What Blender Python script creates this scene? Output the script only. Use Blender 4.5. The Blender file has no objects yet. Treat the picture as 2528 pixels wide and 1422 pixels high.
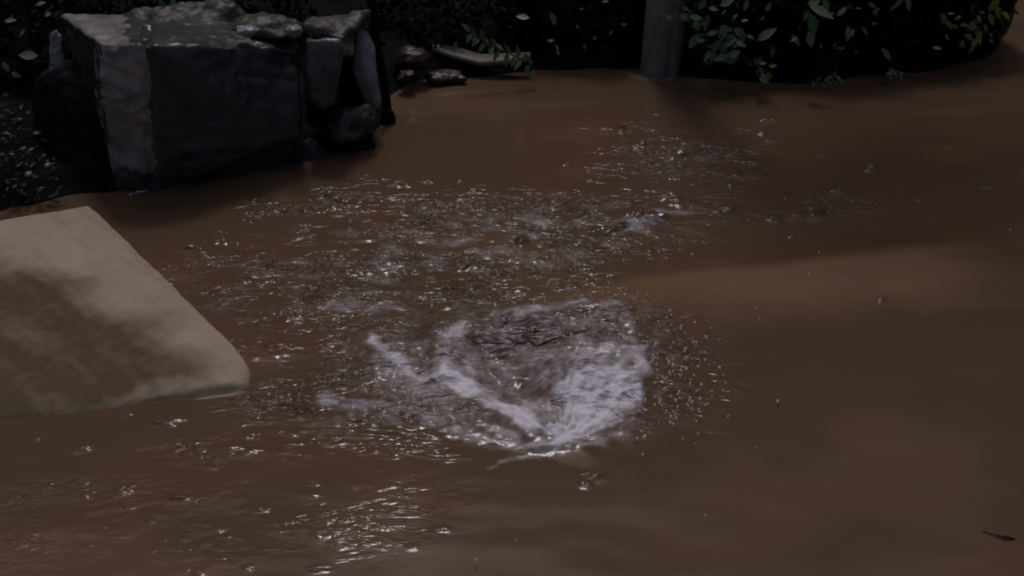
import bpy, bmesh, math, random
import numpy as np
from mathutils import Vector, Matrix
R = math.radians
SC = bpy.context.scene
COL = SC.collection
random.seed(7)

# ------------------------------------------------------------------ camera, sky, sun, exposure
CAMZ, PITCH, F = 1.6, 30.0, 2711.0          # F = focal length in photo pixels (photo 2528 wide)
cd = bpy.data.cameras.new("camera"); cam = bpy.data.objects.new("camera", cd); COL.objects.link(cam)
cam.location = (0, 0, CAMZ); cam.rotation_euler = (R(90-PITCH), 0, 0)
cd.sensor_width = 36; cd.lens = 36*F/2528; cd.clip_start = .05; cd.clip_end = 500
SC.camera = cam
SUN_EL, SUN_AZ = 62.0, -5.0                 # azimuth measured from +Y towards +X
w = bpy.data.worlds.new("World"); SC.world = w; w.use_nodes = True
nt = w.node_tree; bgn = nt.nodes["Background"]
sky = nt.nodes.new("ShaderNodeTexSky"); sky.sky_type = 'NISHITA'; sky.sun_disc = False
sky.sun_elevation = R(SUN_EL); sky.sun_rotation = R(SUN_AZ); sky.air_density = 1.0; sky.dust_density = 4.0
sky.ozone_density = .3
tint = nt.nodes.new("ShaderNodeMix"); tint.data_type = 'RGBA'; tint.blend_type = 'MULTIPLY'; tint.inputs[0].default_value = 1
nt.links.new(sky.outputs[0], tint.inputs[6]); tint.inputs[7].default_value = (1.0, .92, .90, 1)
nt.links.new(tint.outputs[2], bgn.inputs[0]); bgn.inputs[1].default_value = 0.045
sd = bpy.data.lights.new("sun", 'SUN'); sun = bpy.data.objects.new("sun", sd); COL.objects.link(sun)
sd.energy = 0.66; sd.angle = R(8.5); sd.color = (.94, .94, 1.0)
az, el = R(SUN_AZ), R(SUN_EL)
Ldir = Vector((math.cos(el)*math.sin(az), math.cos(el)*math.cos(az), math.sin(el)))
sun.rotation_euler = Ldir.to_track_quat('Z', 'Y').to_euler()
sun.location = Ldir*20
SC.view_settings.view_transform = 'Standard'; SC.view_settings.look = 'None'
SC.view_settings.exposure = 0.0; SC.view_settings.gamma = 1.0
SC.cycles.filter_width = 1.9

# ------------------------------------------------------------------ helpers
cp, sp = math.cos(R(PITCH)), math.sin(R(PITCH))
def ray(px, py):
    x = (np.asarray(px, float)-1264)/F; v = (711-np.asarray(py, float))/F
    return x, cp+v*sp, -sp+v*cp
def P(px, py, z=0.0):                       # pixel -> point on the level z
    x, dy, dz = ray(px, py); t = (z-CAMZ)/dz
    return Vector((float(x*t), float(dy*t), z))
def PD(px, py, Y):                          # pixel -> point at ground distance Y
    x, dy, dz = ray(px, py); t = Y/dy
    return Vector((float(x*t), Y, float(CAMZ+dz*t)))
def arrP(px, py, z=0.0):
    x, dy, dz = ray(px, py); t = (z-CAMZ)/dz
    return x*t, dy*t
def tag(o, label=None, cat=None, group=None, kind=None):
    if label: o["label"] = label
    if cat: o["category"] = cat
    if group: o["group"] = group
    if kind: o["kind"] = kind
    return o
def link(o, parent=None):
    COL.objects.link(o)
    if parent is not None: o.parent = parent
    return o
def empty(name, loc=(0, 0, 0)):
    o = bpy.data.objects.new(name, None); o.location = loc; o.empty_display_size = .05
    return link(o)
def mesh_obj(name, verts, faces, mats, parent=None, smooth=True, midx=None):
    me = bpy.data.meshes.new(name)
    off = Vector((0, 0, 0)) if parent is None else parent.location
    me.from_pydata([tuple(Vector(v)-off) for v in verts], [], faces)
    for m in (mats if isinstance(mats, (list, tuple)) else [mats]): me.materials.append(m)
    if midx is not None: me.polygons.foreach_set("material_index", midx)
    me.polygons.foreach_set("use_smooth", [smooth]*len(me.polygons)); me.update()
    return link(bpy.data.objects.new(name, me), parent)

_rng = np.random.RandomState(11)
_perm = np.concatenate([_rng.permutation(256)]*3)
_ga = _rng.rand(256)*2*np.pi
_gx, _gy = np.cos(_ga), np.sin(_ga)
def perlin(x, y, seed=0):
    x = x+seed*17.31; y = y-seed*9.77
    xi = np.floor(x).astype(int); yi = np.floor(y).astype(int); xf = x-xi; yf = y-yi
    xi &= 255; yi &= 255
    u = xf*xf*xf*(xf*(xf*6-15)+10); v = yf*yf*yf*(yf*(yf*6-15)+10)
    def g(ix, iy, fx, fy):
        h = _perm[_perm[ix & 255]+(iy & 255)]; return _gx[h]*fx+_gy[h]*fy
    a = g(xi, yi, xf, yf); b = g(xi+1, yi, xf-1, yf); c = g(xi, yi+1, xf, yf-1); d = g(xi+1, yi+1, xf-1, yf-1)
    return (a+(b-a)*u+(c-a)*v+(a-b-c+d)*u*v)*1.5
def fbm(x, y, o=3, seed=0):
    s = 0; a = 1
    for i in range(o): s = s+a*perlin(x*2**i, y*2**i, seed+i); a *= .5
    return s
def sstep(a, b, x):
    t = np.clip((x-a)/(b-a), 0, 1); return t*t*(3-2*t)
def segdist(X, Y, pts, width=None):         # distance to a polyline, and the width interpolated along it
    best = np.full(X.shape, 1e9); wd = np.zeros(X.shape)
    for i in range(len(pts)-1):
        ax, ay = pts[i][:2]; bx, by = pts[i+1][:2]
        dx, dy = bx-ax, by-ay; L = dx*dx+dy*dy+1e-12
        t = np.clip(((X-ax)*dx+(Y-ay)*dy)/L, 0, 1)
        d = np.hypot(X-ax-t*dx, Y-ay-t*dy)
        m = d < best; best = np.where(m, d, best)
        if width is not None: wd = np.where(m, width[i]*(1-t)+width[i+1]*t, wd)
    return (best, wd) if width is not None else best
def inside(X, Y, poly):
    r = np.zeros(X.shape, bool); n = len(poly); j = n-1
    for i in range(n):
        xi, yi = poly[i][:2]; xj, yj = poly[j][:2]
        c = ((yi > Y) != (yj > Y)) & (X < (xj-xi)*(Y-yi)/(yj-yi+1e-15)+xi)
        r ^= c; j = i
    return r
def to_px(X, Y, Z=0):                       # world -> photo pixel, for placing features on the water
    dz = Z-CAMZ; depth = Y*cp-dz*sp; up = Y*sp+dz*cp
    depth = np.maximum(depth, .05)
    return 1264+F*X/depth, 711-F*up/depth

# ------------------------------------------------------------------ materials
def mat(name):
    m = bpy.data.materials.new(name); m.use_nodes = True
    return m, m.node_tree, m.node_tree.nodes["Principled BSDF"]
def noise_mat(name, c1, c2, scale=8, rough=.6, spec=.5, bump=0, bscale=60, c3=None, s3=3, detail=6, bdist=.01):
    m, t, b = mat(name); N = t.nodes.new; Lk = t.links.new
    tc = N("ShaderNodeTexCoord"); n = N("ShaderNodeTexNoise"); n.inputs["Scale"].default_value = scale
    n.inputs["Detail"].default_value = detail; Lk(tc.outputs["Object"], n.inputs["Vector"])
    r = N("ShaderNodeValToRGB"); r.color_ramp.elements[0].position = .35; r.color_ramp.elements[1].position = .68
    r.color_ramp.elements[0].color = (*c1, 1); r.color_ramp.elements[1].color = (*c2, 1)
    Lk(n.outputs["Fac"], r.inputs[0]); out = r.outputs[0]
    if c3:
        n3 = N("ShaderNodeTexNoise"); n3.inputs["Scale"].default_value = s3; n3.inputs["Detail"].default_value = 5
        Lk(tc.outputs["Object"], n3.inputs["Vector"])
        r3 = N("ShaderNodeMapRange"); r3.inputs[1].default_value = .5; r3.inputs[2].default_value = .62
        Lk(n3.outputs["Fac"], r3.inputs[0])
        mx = N("ShaderNodeMix"); mx.data_type = 'RGBA'; Lk(r3.outputs[0], mx.inputs[0]); Lk(out, mx.inputs[6])
        mx.inputs[7].default_value = (*c3, 1); out = mx.outputs[2]
    Lk(out, b.inputs["Base Color"])
    b.inputs["Roughness"].default_value = rough; b.inputs["Specular IOR Level"].default_value = spec
    if bump:
        nb = N("ShaderNodeTexNoise"); nb.inputs["Scale"].default_value = bscale; nb.inputs["Detail"].default_value = 8
        Lk(tc.outputs["Object"], nb.inputs["Vector"]); bp = N("ShaderNodeBump")
        bp.inputs["Strength"].default_value = bump; bp.inputs["Distance"].default_value = bdist
        Lk(nb.outputs["Fac"], bp.inputs["Height"]); Lk(bp.outputs[0], b.inputs["Normal"])
    return m
M = {}
M['rock'] = noise_mat("dark_wet_rock", (.024, .022, .025), (.070, .066, .070), 7, .34, .5, .35, 22, c3=(.034, .034, .022), s3=4)
M['rock_pale'] = noise_mat("pale_wet_rock", (.20, .195, .205), (.36, .35, .37), 9, .30, .5, .6, 34, c3=(.13, .13, .11), s3=5)
M['rock_mid'] = noise_mat("grey_wet_rock", (.07, .068, .07), (.17, .165, .17), 9, .3, .5, .6, 34, c3=(.08, .08, .06), s3=5)
M['moss'] = noise_mat("mossy_rock", (.022, .021, .018), (.08, .076, .066), 12, .5, .45, .6, 45, c3=(.035, .042, .022), s3=8)
M['brown_rock'] = noise_mat("reddish_clay_stone", (.018, .010, .007), (.05, .026, .018), 12, .4, .5, .6, 50)
M['soil'] = noise_mat("wet_soil", (.0025, .0022, .002), (.009, .007, .0055), 14, .8, .08, .9, 55, c3=(.003, .004, .0025), s3=3)
M['post'] = noise_mat("grey_wet_bark", (.17, .155, .138), (.31, .285, .255), 7, .5, .4, .3, 30, c3=(.20, .185, .17), s3=3)
M['black'] = noise_mat("black_iron_and_shade", (.003, .003, .003), (.008, .0075, .0075), 20, .6, .12, .3, 80)  # post iron; its black also paints shade onto the gap rocks
M['plank'] = noise_mat("weathered_plank", (.10, .09, .07), (.17, .155, .125), 10, .55, .4, .4, 40)
M['stem'] = noise_mat("green_brown_stem", (.03, .035, .018), (.06, .055, .03), 20, .6, .3)
M['twig'] = noise_mat("dark_twig", (.035, .022, .014), (.065, .042, .027), 30, .5, .4)
def drop_mat():
    m, t, b = mat("water_drop"); tr_ = t.nodes.new("ShaderNodeBsdfTranslucent"); tr_.inputs[0].default_value = (1, .95, .86, 1)
    b.inputs["Base Color"].default_value = (.95, .93, .9, 1); b.inputs["Roughness"].default_value = .2
    ms = t.nodes.new("ShaderNodeMixShader"); ms.inputs[0].default_value = .5
    t.links.new(b.outputs[0], ms.inputs[1]); t.links.new(tr_.outputs[0], ms.inputs[2])
    t.links.new(ms.outputs[0], t.nodes["Material Output"].inputs[0]); return m
M['drop'] = drop_mat() #, (.80, .78, .82), (.9, .88, .9), 40, .15, .6)
def leaf_mat(name, c1, c2, rough=.35, spec=.5):
    m, t, b = mat(name); N = t.nodes.new; Lk = t.links.new
    g = N("ShaderNodeNewGeometry"); r = N("ShaderNodeValToRGB")
    r.color_ramp.elements[0].color = (*c1, 1); r.color_ramp.elements[1].color = (*c2, 1)
    Lk(g.outputs["Random Per Island"], r.inputs[0]); Lk(r.outputs[0], b.inputs["Base Color"])
    b.inputs["Roughness"].default_value = rough; b.inputs["Specular IOR Level"].default_value = spec
    return m
M['leaf_shaded'] = leaf_mat("shaded_leaf", (.0015, .003, .0015), (.006, .009, .005), .6, .04)  # shade inside the shrubs put into the leaf colour
M['leaf'] = leaf_mat("green_leaf", (.07, .135, .06), (.19, .27, .135), .4, .4)
M['leaf_pale'] = leaf_mat("pale_leaf", (.14, .17, .13), (.26, .28, .24), .4, .5)
M['leaf_yellow'] = leaf_mat("yellow_green_leaf", (.12, .14, .02), (.30, .30, .07), .45, .4)
M['litter'] = leaf_mat("dead_leaf", (.010, .007, .005), (.034, .024, .018), .45, .2)

def water_material():
    m, t, b = mat("muddy_water"); N = t.nodes.new; Lk = t.links.new
    tc = N("ShaderNodeTexCoord")
    mp = N("ShaderNodeMapping"); mp.inputs["Scale"].default_value = (.7, 1.3, 1); Lk(tc.outputs["Object"], mp.inputs[0])
    n = N("ShaderNodeTexNoise"); n.inputs["Scale"].default_value = 1.6; n.inputs["Detail"].default_value = 4
    n.inputs["Distortion"].default_value = .8; Lk(mp.outputs[0], n.inputs["Vector"])
    r = N("ShaderNodeValToRGB"); cr = r.color_ramp
    cr.elements[0].position = .34; cr.elements[0].color = (.122, .078, .046, 1)
    cr.elements[1].position = .66; cr.elements[1].color = (.138, .078, .048, 1)
    e = cr.elements.new(.5); e.color = (.128, .080, .050, 1)
    Lk(n.outputs["Fac"], r.inputs[0])
    cl = N("ShaderNodeAttribute"); cl.attribute_name = "clay_wave_light"
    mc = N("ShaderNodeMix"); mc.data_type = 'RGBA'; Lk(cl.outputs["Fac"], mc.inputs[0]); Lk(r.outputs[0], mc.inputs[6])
    mc.inputs[7].default_value = (.225, .138, .080, 1)  # tone of the painted lit wave band
    at = N("ShaderNodeAttribute"); at.attribute_name = "foam"
    n2 = N("ShaderNodeTexNoise"); n2.inputs["Scale"].default_value = 55; n2.inputs["Detail"].default_value = 6
    Lk(tc.outputs["Object"], n2.inputs["Vector"])
    ma = N("ShaderNodeMath"); ma.operation = 'MULTIPLY_ADD'; ma.inputs[1].default_value = .55; ma.inputs[2].default_value = -.27
    Lk(n2.outputs["Fac"], ma.inputs[0])
    ad = N("ShaderNodeMath"); ad.operation = 'ADD'; Lk(at.outputs["Fac"], ad.inputs[0]); Lk(ma.outputs[0], ad.inputs[1])
    mr = N("ShaderNodeMapRange"); mr.interpolation_type = 'SMOOTHSTEP'
    mr.inputs[1].default_value = .04; mr.inputs[2].default_value = 1.0; Lk(ad.outputs[0], mr.inputs[0])
    # no foam where the attribute is zero
    g0 = N("ShaderNodeMapRange"); g0.inputs[1].default_value = 0; g0.inputs[2].default_value = .10; Lk(at.outputs["Fac"], g0.inputs[0])
    mu = N("ShaderNodeMath"); mu.operation = 'MULTIPLY'; Lk(mr.outputs[0], mu.inputs[0]); Lk(g0.outputs[0], mu.inputs[1])
    mx = N("ShaderNodeMix"); mx.data_type = 'RGBA'; Lk(mu.outputs[0], mx.inputs[0]); Lk(mc.outputs[2], mx.inputs[6])
    mx.inputs[7].default_value = (.84, .80, .87, 1)
    Lk(mx.outputs[2], b.inputs["Base Color"])
    rr = N("ShaderNodeMapRange"); rr.inputs[3].default_value = .15; rr.inputs[4].default_value = .45
    Lk(mu.outputs[0], rr.inputs[0]); Lk(rr.outputs[0], b.inputs["Roughness"])
    b.inputs["IOR"].default_value = 1.33
    ca = N("ShaderNodeAttribute"); ca.attribute_name = "chop"
    m2 = N("ShaderNodeMapping"); m2.inputs["Scale"].default_value = (19, 44, 30); Lk(tc.outputs["Object"], m2.inputs[0])
    n3 = N("ShaderNodeTexNoise"); n3.inputs["Scale"].default_value = 1.0; n3.inputs["Detail"].default_value = 2.0
    n3.inputs["Distortion"].default_value = .9; Lk(m2.outputs[0], n3.inputs["Vector"])
    hs = N("ShaderNodeMath"); hs.operation = 'SUBTRACT'; Lk(n3.outputs["Fac"], hs.inputs[0]); hs.inputs[1].default_value = .5
    hm = N("ShaderNodeMath"); hm.operation = 'MULTIPLY'; Lk(hs.outputs[0], hm.inputs[0]); Lk(ca.outputs["Fac"], hm.inputs[1])
    bp = N("ShaderNodeBump"); bp.inputs["Strength"].default_value = 1; bp.inputs["Distance"].default_value = .032
    Lk(hm.outputs[0], bp.inputs["Height"]); Lk(bp.outputs[0], b.inputs["Normal"])
    return m
M['water'] = water_material()

# ------------------------------------------------------------------ shoreline and ground
shore_px = [(-900, 640), (-300, 570), (0, 530), (170, 478), (300, 470), (745, 392), (930, 360), (950, 300), (965, 235), (1010, 205),
            (1100, 195), (1330, 172), (1570, 172), (1700, 190), (1850, 200), (2000, 205), (2300, 172), (2440, 140), (2485, 95), (2500, 40), (2520, -30)]
shore = [tuple(P(*p)[:2]) for p in shore_px]
far_end = (shore[-1][0]+1.2, 9.0)
land_poly = [(-60, shore[0][1]-2.0)]+shore+[(3.0, 7.0), (3.9, 6.6), (4.3, 5.0), (5.2, 2.0), (6.5, -4), (60, -6), (60, 90), (-60, 90)]  # right-hand land added out of view against sky reflection
edge_line = land_poly[:-2]

def axis(parts):
    a = [np.arange(s, e, d) for s, e, d in parts]; return np.unique(np.round(np.concatenate(a), 5))
gx = axis([(-60, -6, 3), (-6, -2.8, .2), (-2.8, 2.9, .022), (2.9, 6, .1), (6, 61, 3)])
gy = axis([(-60, -3, 3), (-3, 2.6, .25), (2.6, 6.2, .022), (6.2, 10, .12), (10, 90, 3)])
GX, GY = np.meshgrid(gx, gy)
dsh = segdist(GX, GY, edge_line); ins = inside(GX, GY, land_poly)
sd_ = np.where(ins, dsh, -dsh)
gz = np.where(sd_ < 0, -.35*np.clip(-sd_/.35, 0, 1), .05*sstep(0, .12, sd_)+.20*np.clip((sd_-.05)/1.0, 0, 1))
sky_blocker = np.clip(sd_-1.3, 0, 24)*1.15  # unseen slope added to keep bright sky out of the water's reflection
gz = gz+sky_blocker
gz += np.where(sd_ > -.1, .030*fbm(GX*5, GY*5, 4, 3)*np.clip((sd_+.05)/.2, 0, 1), 0)
gz += np.where(sd_ > 0, .05*np.abs(fbm(GX*1.7, GY*1.7, 3, 8))*np.clip(sd_/.4, 0, 1), 0)
back = np.clip(-GY-3, 0, 6)*.5; gz += back            # the near bank, behind the camera
# left bank slopes up gently beside the boulder
def grid_mesh(name, X, Y, Z, material, keep=None, attr=None, attr2=None):
    ny, nx = X.shape; me = bpy.data.meshes.new(name)
    co = np.stack([X, Y, Z], -1).reshape(-1, 3)
    idx = np.arange(nx*ny).reshape(ny, nx)
    q = np.stack([idx[:-1, :-1], idx[:-1, 1:], idx[1:, 1:], idx[1:, :-1]], -1).reshape(-1, 4)
    if keep is not None: q = q[keep.reshape(-1)]
    used = np.unique(q); rem = np.full(nx*ny, -1); rem[used] = np.arange(len(used)); q = rem[q]; co = co[used]
    me.vertices.add(len(co)); me.vertices.foreach_set("co", co.astype(np.float32).ravel())
    me.loops.add(q.size); me.loops.foreach_set("vertex_index", q.astype(np.int32).ravel())
    me.polygons.add(len(q)); me.polygons.foreach_set("loop_start", np.arange(0, q.size, 4, dtype=np.int32))
    me.polygons.foreach_set("use_smooth", np.ones(len(q), bool)); me.update(calc_edges=True)
    if attr is not None:
        a = me.attributes.new("foam", 'FLOAT', 'POINT'); a.data.foreach_set("value", attr.reshape(-1)[used].astype(np.float32))
    if attr2 is not None:
        a = me.attributes.new("chop", 'FLOAT', 'POINT'); a.data.foreach_set("value", attr2.reshape(-1)[used].astype(np.float32))
        a = me.attributes.new("clay_wave_light", 'FLOAT', 'POINT'); a.data.foreach_set("value", CLAY_LIGHT.reshape(-1)[used].astype(np.float32))
    me.materials.append(material)
    return link(bpy.data.objects.new(name, me))
ground = grid_mesh("ground", GX, GY, gz, M['soil']); tag(ground, kind="structure")
def ground_z(x, y):
    i = int(np.clip(np.searchsorted(gx, x), 1, len(gx)-1)); j = int(np.clip(np.searchsorted(gy, y), 1, len(gy)-1))
    return float(max(gz[j, i], gz[j-1, i-1]))

# ------------------------------------------------------------------ water
wx = axis([(-40, -6, 3), (-6, -2.5, .1), (-2.5, 2.7, .0052), (2.7, 6, .08), (6, 41, 3)])
wy = axis([(-12, 0, 1), (0, 1.3, .1), (1.3, 2.4, .0050), (2.4, 3.6, .0068), (3.6, 5.6, .0105), (5.6, 9.5, .1)])
X, Y = np.meshgrid(wx, wy)
PX, PY = to_px(X, Y); PX = np.clip(PX, -3000, 6000); PY = np.clip(PY, -500, 4000)
# every shape below lives on the level water plane; px figures only say where on it a feature sits
wpx = PX+22*fbm(X*7, Y*7, 3, 40); wpy = PY+14*fbm(X*7, Y*7, 3, 50)
def blob(cx, cy, rx, ry, ang=0, soft=.6):
    c, s = math.cos(R(ang)), math.sin(R(ang))
    u = ((wpx-cx)*c-(wpy-cy)*s)/rx; v = ((wpx-cx)*s+(wpy-cy)*c)/ry
    return 1-sstep(1-soft, 1+soft, np.sqrt(u*u+v*v))
Z = .006*fbm(X*1.3, Y*2.2, 2, 1)+.0016*fbm(X*4, Y*8, 2, 5)
# smooth standing wave running across the right half, with a trough behind it
rid = [(1130, 800), (1350, 745), (1600, 700), (1900, 668), (2200, 628), (2420, 610), (2600, 600)]
cy_ = np.interp(PX, [p[0] for p in rid], [p[1] for p in rid])
env = sstep(1150, 1650, PX)*(1-sstep(2250, 2560, PX))
v = (PY-cy_)
Z += env*(.015*np.exp(-((v-8)/66.0)**2)-.014*np.exp(-((v+75)/55.0)**2)-.010*np.exp(-((v-200)/100.0)**2))
cyb = np.interp(PX, [1500, 2528], [1010, 800])
Z += .012*sstep(1500, 2000, PX)*np.exp(-((PY-cyb)/90.0)**2)
# choppy areas
chop = np.zeros_like(X)
for c in [(1260, 560, 460, 75, 3, 1.0), (1620, 535, 150, 45, 12, 1.1), (760, 515, 230, 45, 10, .7), (760, 700, 300, 95, 0, .75), (1150, 640, 380, 110, 0, .9),
          (1650, 400, 230, 110, 0, .55), (1990, 515, 170, 40, 10, .5), (820, 860, 260, 130, 0, .8), (950, 1020, 290, 75, -4, 1.0),
          (1300, 860, 380, 130, 0, 1.0), (700, 1290, 420, 95, 5, .20), (200, 1300, 320, 120, 0, .22), (1650, 930, 150, 130, 0, .5), (560, 1110, 240, 35, 0, .4)]:
    chop = np.maximum(chop, c[5]*blob(*c[:5], soft=.75))
WX = X+.02*perlin(X*6, Y*6, 60); WY = Y+.02*perlin(X*6, Y*6, 61)
r1 = perlin(WX*14, WY*24, 20); r2 = perlin(WX*28+.3*r1, WY*46, 21); r3 = perlin(WX*55, WY*80, 22)
big = perlin(WX*6, WY*11, 25)
bump = np.clip(r1, 0, 1)*.0070+np.clip(r2-.05, 0, 1)*.0045+np.clip(r3-.1, 0, 1)*.0018+.006*big
Z += 1.2*chop*bump*(.65+.5*perlin(X*3, Y*5, 30))
CH = chop*np.clip(.50+1.2*perlin(X*4, Y*7, 31)+.9*perlin(X*11, Y*18, 32), .04, 1.3)
# a few larger wavelets in the churn
churn = blob(1300, 900, 330, 170, 0, .6)
Z += churn*(.011*perlin(WX*9, WY*13, 33)+.007*perlin(WX*19, WY*26, 34))
# pit and heap of the hydraulic jump
Z -= .035*blob(1250, 920, 110, 75, 0, .8)
Z += .045*blob(1460, 920, 175, 110, 10, .98)+.035*blob(1130, 860, 75, 70, 0, .8)+.030*blob(1400, 800, 240, 38, 5, .8)+.02*blob(950, 880, 60, 60, 0, .8)
Z += .014*blob(1230, 1010, 190, 30, -28, .8)
# separate wavelets that catch the light: (px, py, half width, half height, height mm)
ST = [(570, 1108, 62, 7, 5), (590, 1121, 48, 5, 4), (515, 1153, 20, 4, 4), (203, 1109, 22, 7, 5), (40, 1323, 30, 8, 4), (200, 1221, 20, 6, 3.5),
      (308, 1210, 22, 9, 4.5), (435, 1228, 24, 8, 3), (500, 1236, 14, 4, 3), (635, 1255, 26, 7, 3), (488, 1298, 24, 8, 4), (530, 1304, 22, 8, 4), (560, 1325, 26, 5, 3.6),
      (510, 1340, 16, 5, 3.5), (452, 1328, 9, 3, 3), (405, 1335, 8, 3, 3), (205, 1350, 20, 5, 4), (190, 1338, 12, 4, 3), (735, 1286, 18, 4, 3.5), (708, 1296, 9, 6, 4),
      (785, 1275, 9, 4, 3), (855, 1278, 48, 7, 5), (800, 1320, 26, 8, 4.2), (880, 1316, 10, 6, 3), (1080, 1308, 30, 4, 3.5), (1016, 1350, 14, 4, 2.6), (480, 1410, 22, 7, 4),
      (615, 1402, 16, 4, 3), (790, 1405, 24, 5, 4), (85, 1393, 9, 3, 3), (365, 1284, 10, 3, 2.5), (375, 1362, 8, 3, 3), (770, 1222, 18, 3, 2.5), (770, 1192, 18, 4, 2.5),
      (850, 1062, 70, 4, 4), (920, 1050, 40, 4, 4), (1010, 1052, 60, 5, 4.5), (990, 1068, 70, 4, 4), (1040, 1078, 50, 4, 4), (890, 1093, 48, 4, 3), (740, 1092, 30, 3, 2.5),
      (1150, 1050, 28, 3, 3.5), (1200, 1055, 18, 3, 3), (960, 1118, 30, 3, 2), (700, 1066, 25, 4, 2.5), (625, 1075, 18, 6, 2.8), (590, 985, 26, 6, 3.5), (628, 985, 26, 7, 4),
      (725, 973, 26, 7, 4), (742, 1010, 10, 9, 4.5), (400, 1045, 26, 6, 3.6), (440, 1035, 20, 4, 3), (310, 1022, 14, 4, 3), (90, 1080, 10, 8, 3),
      (540, 597, 20, 5, 5), (480, 618, 28, 7, 4), (505, 635, 14, 4, 3), (610, 545, 14, 4, 3), (700, 520, 60, 4, 4), (760, 520, 14, 6, 5), (830, 508, 30, 5, 5), (880, 503, 45, 5, 5), (815, 487, 28, 4, 3.5),
      (990, 456, 32, 5, 5), (1050, 449, 20, 3, 4), (1135, 447, 8, 3, 4), (1168, 474, 12, 3, 4), (1180, 514, 18, 3, 4),
      (1790, 522, 26, 5, 6), (1820, 513, 16, 4, 4), (1655, 493, 22, 7, 6), (1590, 357, 24, 4, 6), (1670, 385, 26, 5, 5), (1720, 380, 28, 4, 4), (1650, 420, 22, 4, 4), (1600, 372, 12, 3, 4),
      (1905, 297, 26, 4, 5), (1900, 345, 14, 3, 5), (1855, 400, 20, 4, 4), (1880, 330, 10, 4, 3), (2150, 417, 14, 6, 6), (2065, 470, 14, 4, 5), (2050, 496, 12, 4, 5), (1985, 527, 24, 4, 5), (1915, 537, 14, 6, 4),
      (2020, 520, 14, 7, 4), (1955, 573, 8, 4, 5), (1545, 560, 40, 7, 6), (1600, 540, 50, 8, 5), (1398, 407, 9, 4, 4), (1535, 318, 9, 4, 4), (2440, 463, 14, 3, 4), (2218, 583, 8, 3, 4), (2335, 362, 9, 3, 4), (2270, 490, 8, 3, 3),
      (2175, 738, 10, 9, 3), (1465, 1178, 30, 9, 5), (1445, 1195, 14, 8, 3.5), (730, 788, 22, 6, 4), (640, 682, 26, 5, 4), (600, 700, 20, 6, 3), (1060, 540, 24, 7, 5), (1290, 597, 14, 10, 5), (1150, 660, 30, 4, 3)]
for (cx, cy, hw, hh, h) in ST:
    b_ = (np.abs(PX-cx) < 3*hw+8) & (np.abs(PY-cy) < 3*hh+12); ii = np.where(b_)
    u = (PX[ii]-cx)/(hw*1.15); vv = (PY[ii]-cy+.12*(PX[ii]-cx)*math.sin(cx*7.0))/(hh+1.0)
    dep = math.radians(PITCH)+math.atan((cy-711)/F); half = (hh+1.0)*CAMZ/(F*math.sin(dep)**2)*1.0
    need = math.tan(max(.10, (R(SUN_EL)-dep)/2))/.86*half
    g_ = np.exp(-u*u*u*u-vv*vv); n = np.clip(.85+.9*perlin(X[ii]*30+cx, Y[ii]*70, 70), .1, 1.5)
    Z[ii] += (.62 if cx > 1800 else 1)*need*(1.15+.14*h)*g_*n; CH[ii] = np.maximum(CH[ii], g_*.35)
# long thin glassy streaks left of the foam
st = blob(960, 1055, 230, 38, -2, .5)+.8*blob(1000, 1020, 160, 30, 8, .5)+.6*blob(570, 1115, 80, 14, 0, .5)
Z += st*(.0026*perlin(X*6, Y*62+X*4, 120)+.0010*perlin(X*11, Y*120+X*6, 121))
CH = CH*(1-.6*np.clip(st, 0, 1))
# standing wave's lit band put into the water colour, in a redder clayey tone
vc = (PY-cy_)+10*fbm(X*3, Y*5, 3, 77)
CLAY_LIGHT = .9*env*sstep(-26, 12, vc)*(1-sstep(30, 170, vc))*np.clip(.95+.5*perlin(X*1.6, Y*2.4, 78), 0, 1.2)
CLAY_LIGHT = np.clip(CLAY_LIGHT+.30*sstep(.15, .6, fbm(X*1.1, Y*1.9, 3, 79)), 0, 1)
# foam, with the boulder waterline glints painted in
foam = np.zeros_like(X)
hx, hy = np.meshgrid([0, 1], [0, 1])
def stroke(pts, widths, amt, wn=.35):
    global foam
    d, wd = segdist(wpx, wpy*1.0, pts, widths)
    wd = np.maximum(wd, 1)*(1+wn*perlin(X*16, Y*24, 80))
    foam = np.maximum(foam, amt*(1-sstep(.05, 1.55, d/wd)))
def patch(cx, cy, rx, ry, ang, amt, soft=.55):
    global foam; foam = np.maximum(foam, amt*blob(cx, cy, rx, ry, ang, soft))
stroke([(1100, 925), (1180, 968), (1245, 1008), (1290, 1045), (1390, 1095)], [22, 26, 20, 22, 12], .95, .2)
stroke([(1390, 1092), (1440, 1045), (1500, 1000), (1570, 985)], [26, 60, 62, 34], 1.15)
stroke([(1500, 960), (1560, 900)], [60, 40], .62)
patch(1470, 1000, 110, 72, 22, .95, .5)
patch(1340, 1030, 90, 40, -20, .62)
patch(1440, 925, 130, 50, 10, .52, .6)
stroke([(1560, 870), (1572, 940), (1570, 1010)], [26, 34, 22], .62, .5)
patch(1500, 1040, 70, 40, 20, .5, .7)
stroke([(1105, 925), (1130, 880), (1145, 835)], [62, 66, 26], .60, .7)
patch(1150, 900, 60, 50, 20, .45, .7)
stroke([(925, 845), (950, 880), (1000, 925), (1060, 935), (1110, 935)], [16, 20, 24, 20, 22], .68)
stroke([(1290, 797), (1400, 785)], [16, 24], .42)
stroke([(1420, 775), (1460, 800), (1520, 780)], [18, 26, 16], .5)
stroke([(1535, 800), (1570, 825)], [16, 12], .36)
patch(1370, 815, 210, 45, 3, .26, .9)
patch(1320, 870, 300, 120, 0, .34, .8); patch(1050, 930, 200, 90, -15, .34, .8)
stroke([(800, 985), (900, 1010), (1020, 1025), (1150, 1050), (1290, 1085)], [16, 24, 26, 28, 18], .42)
stroke([(1150, 1075), (1260, 1095), (1380, 1108)], [20, 18, 10], .42)
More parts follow.
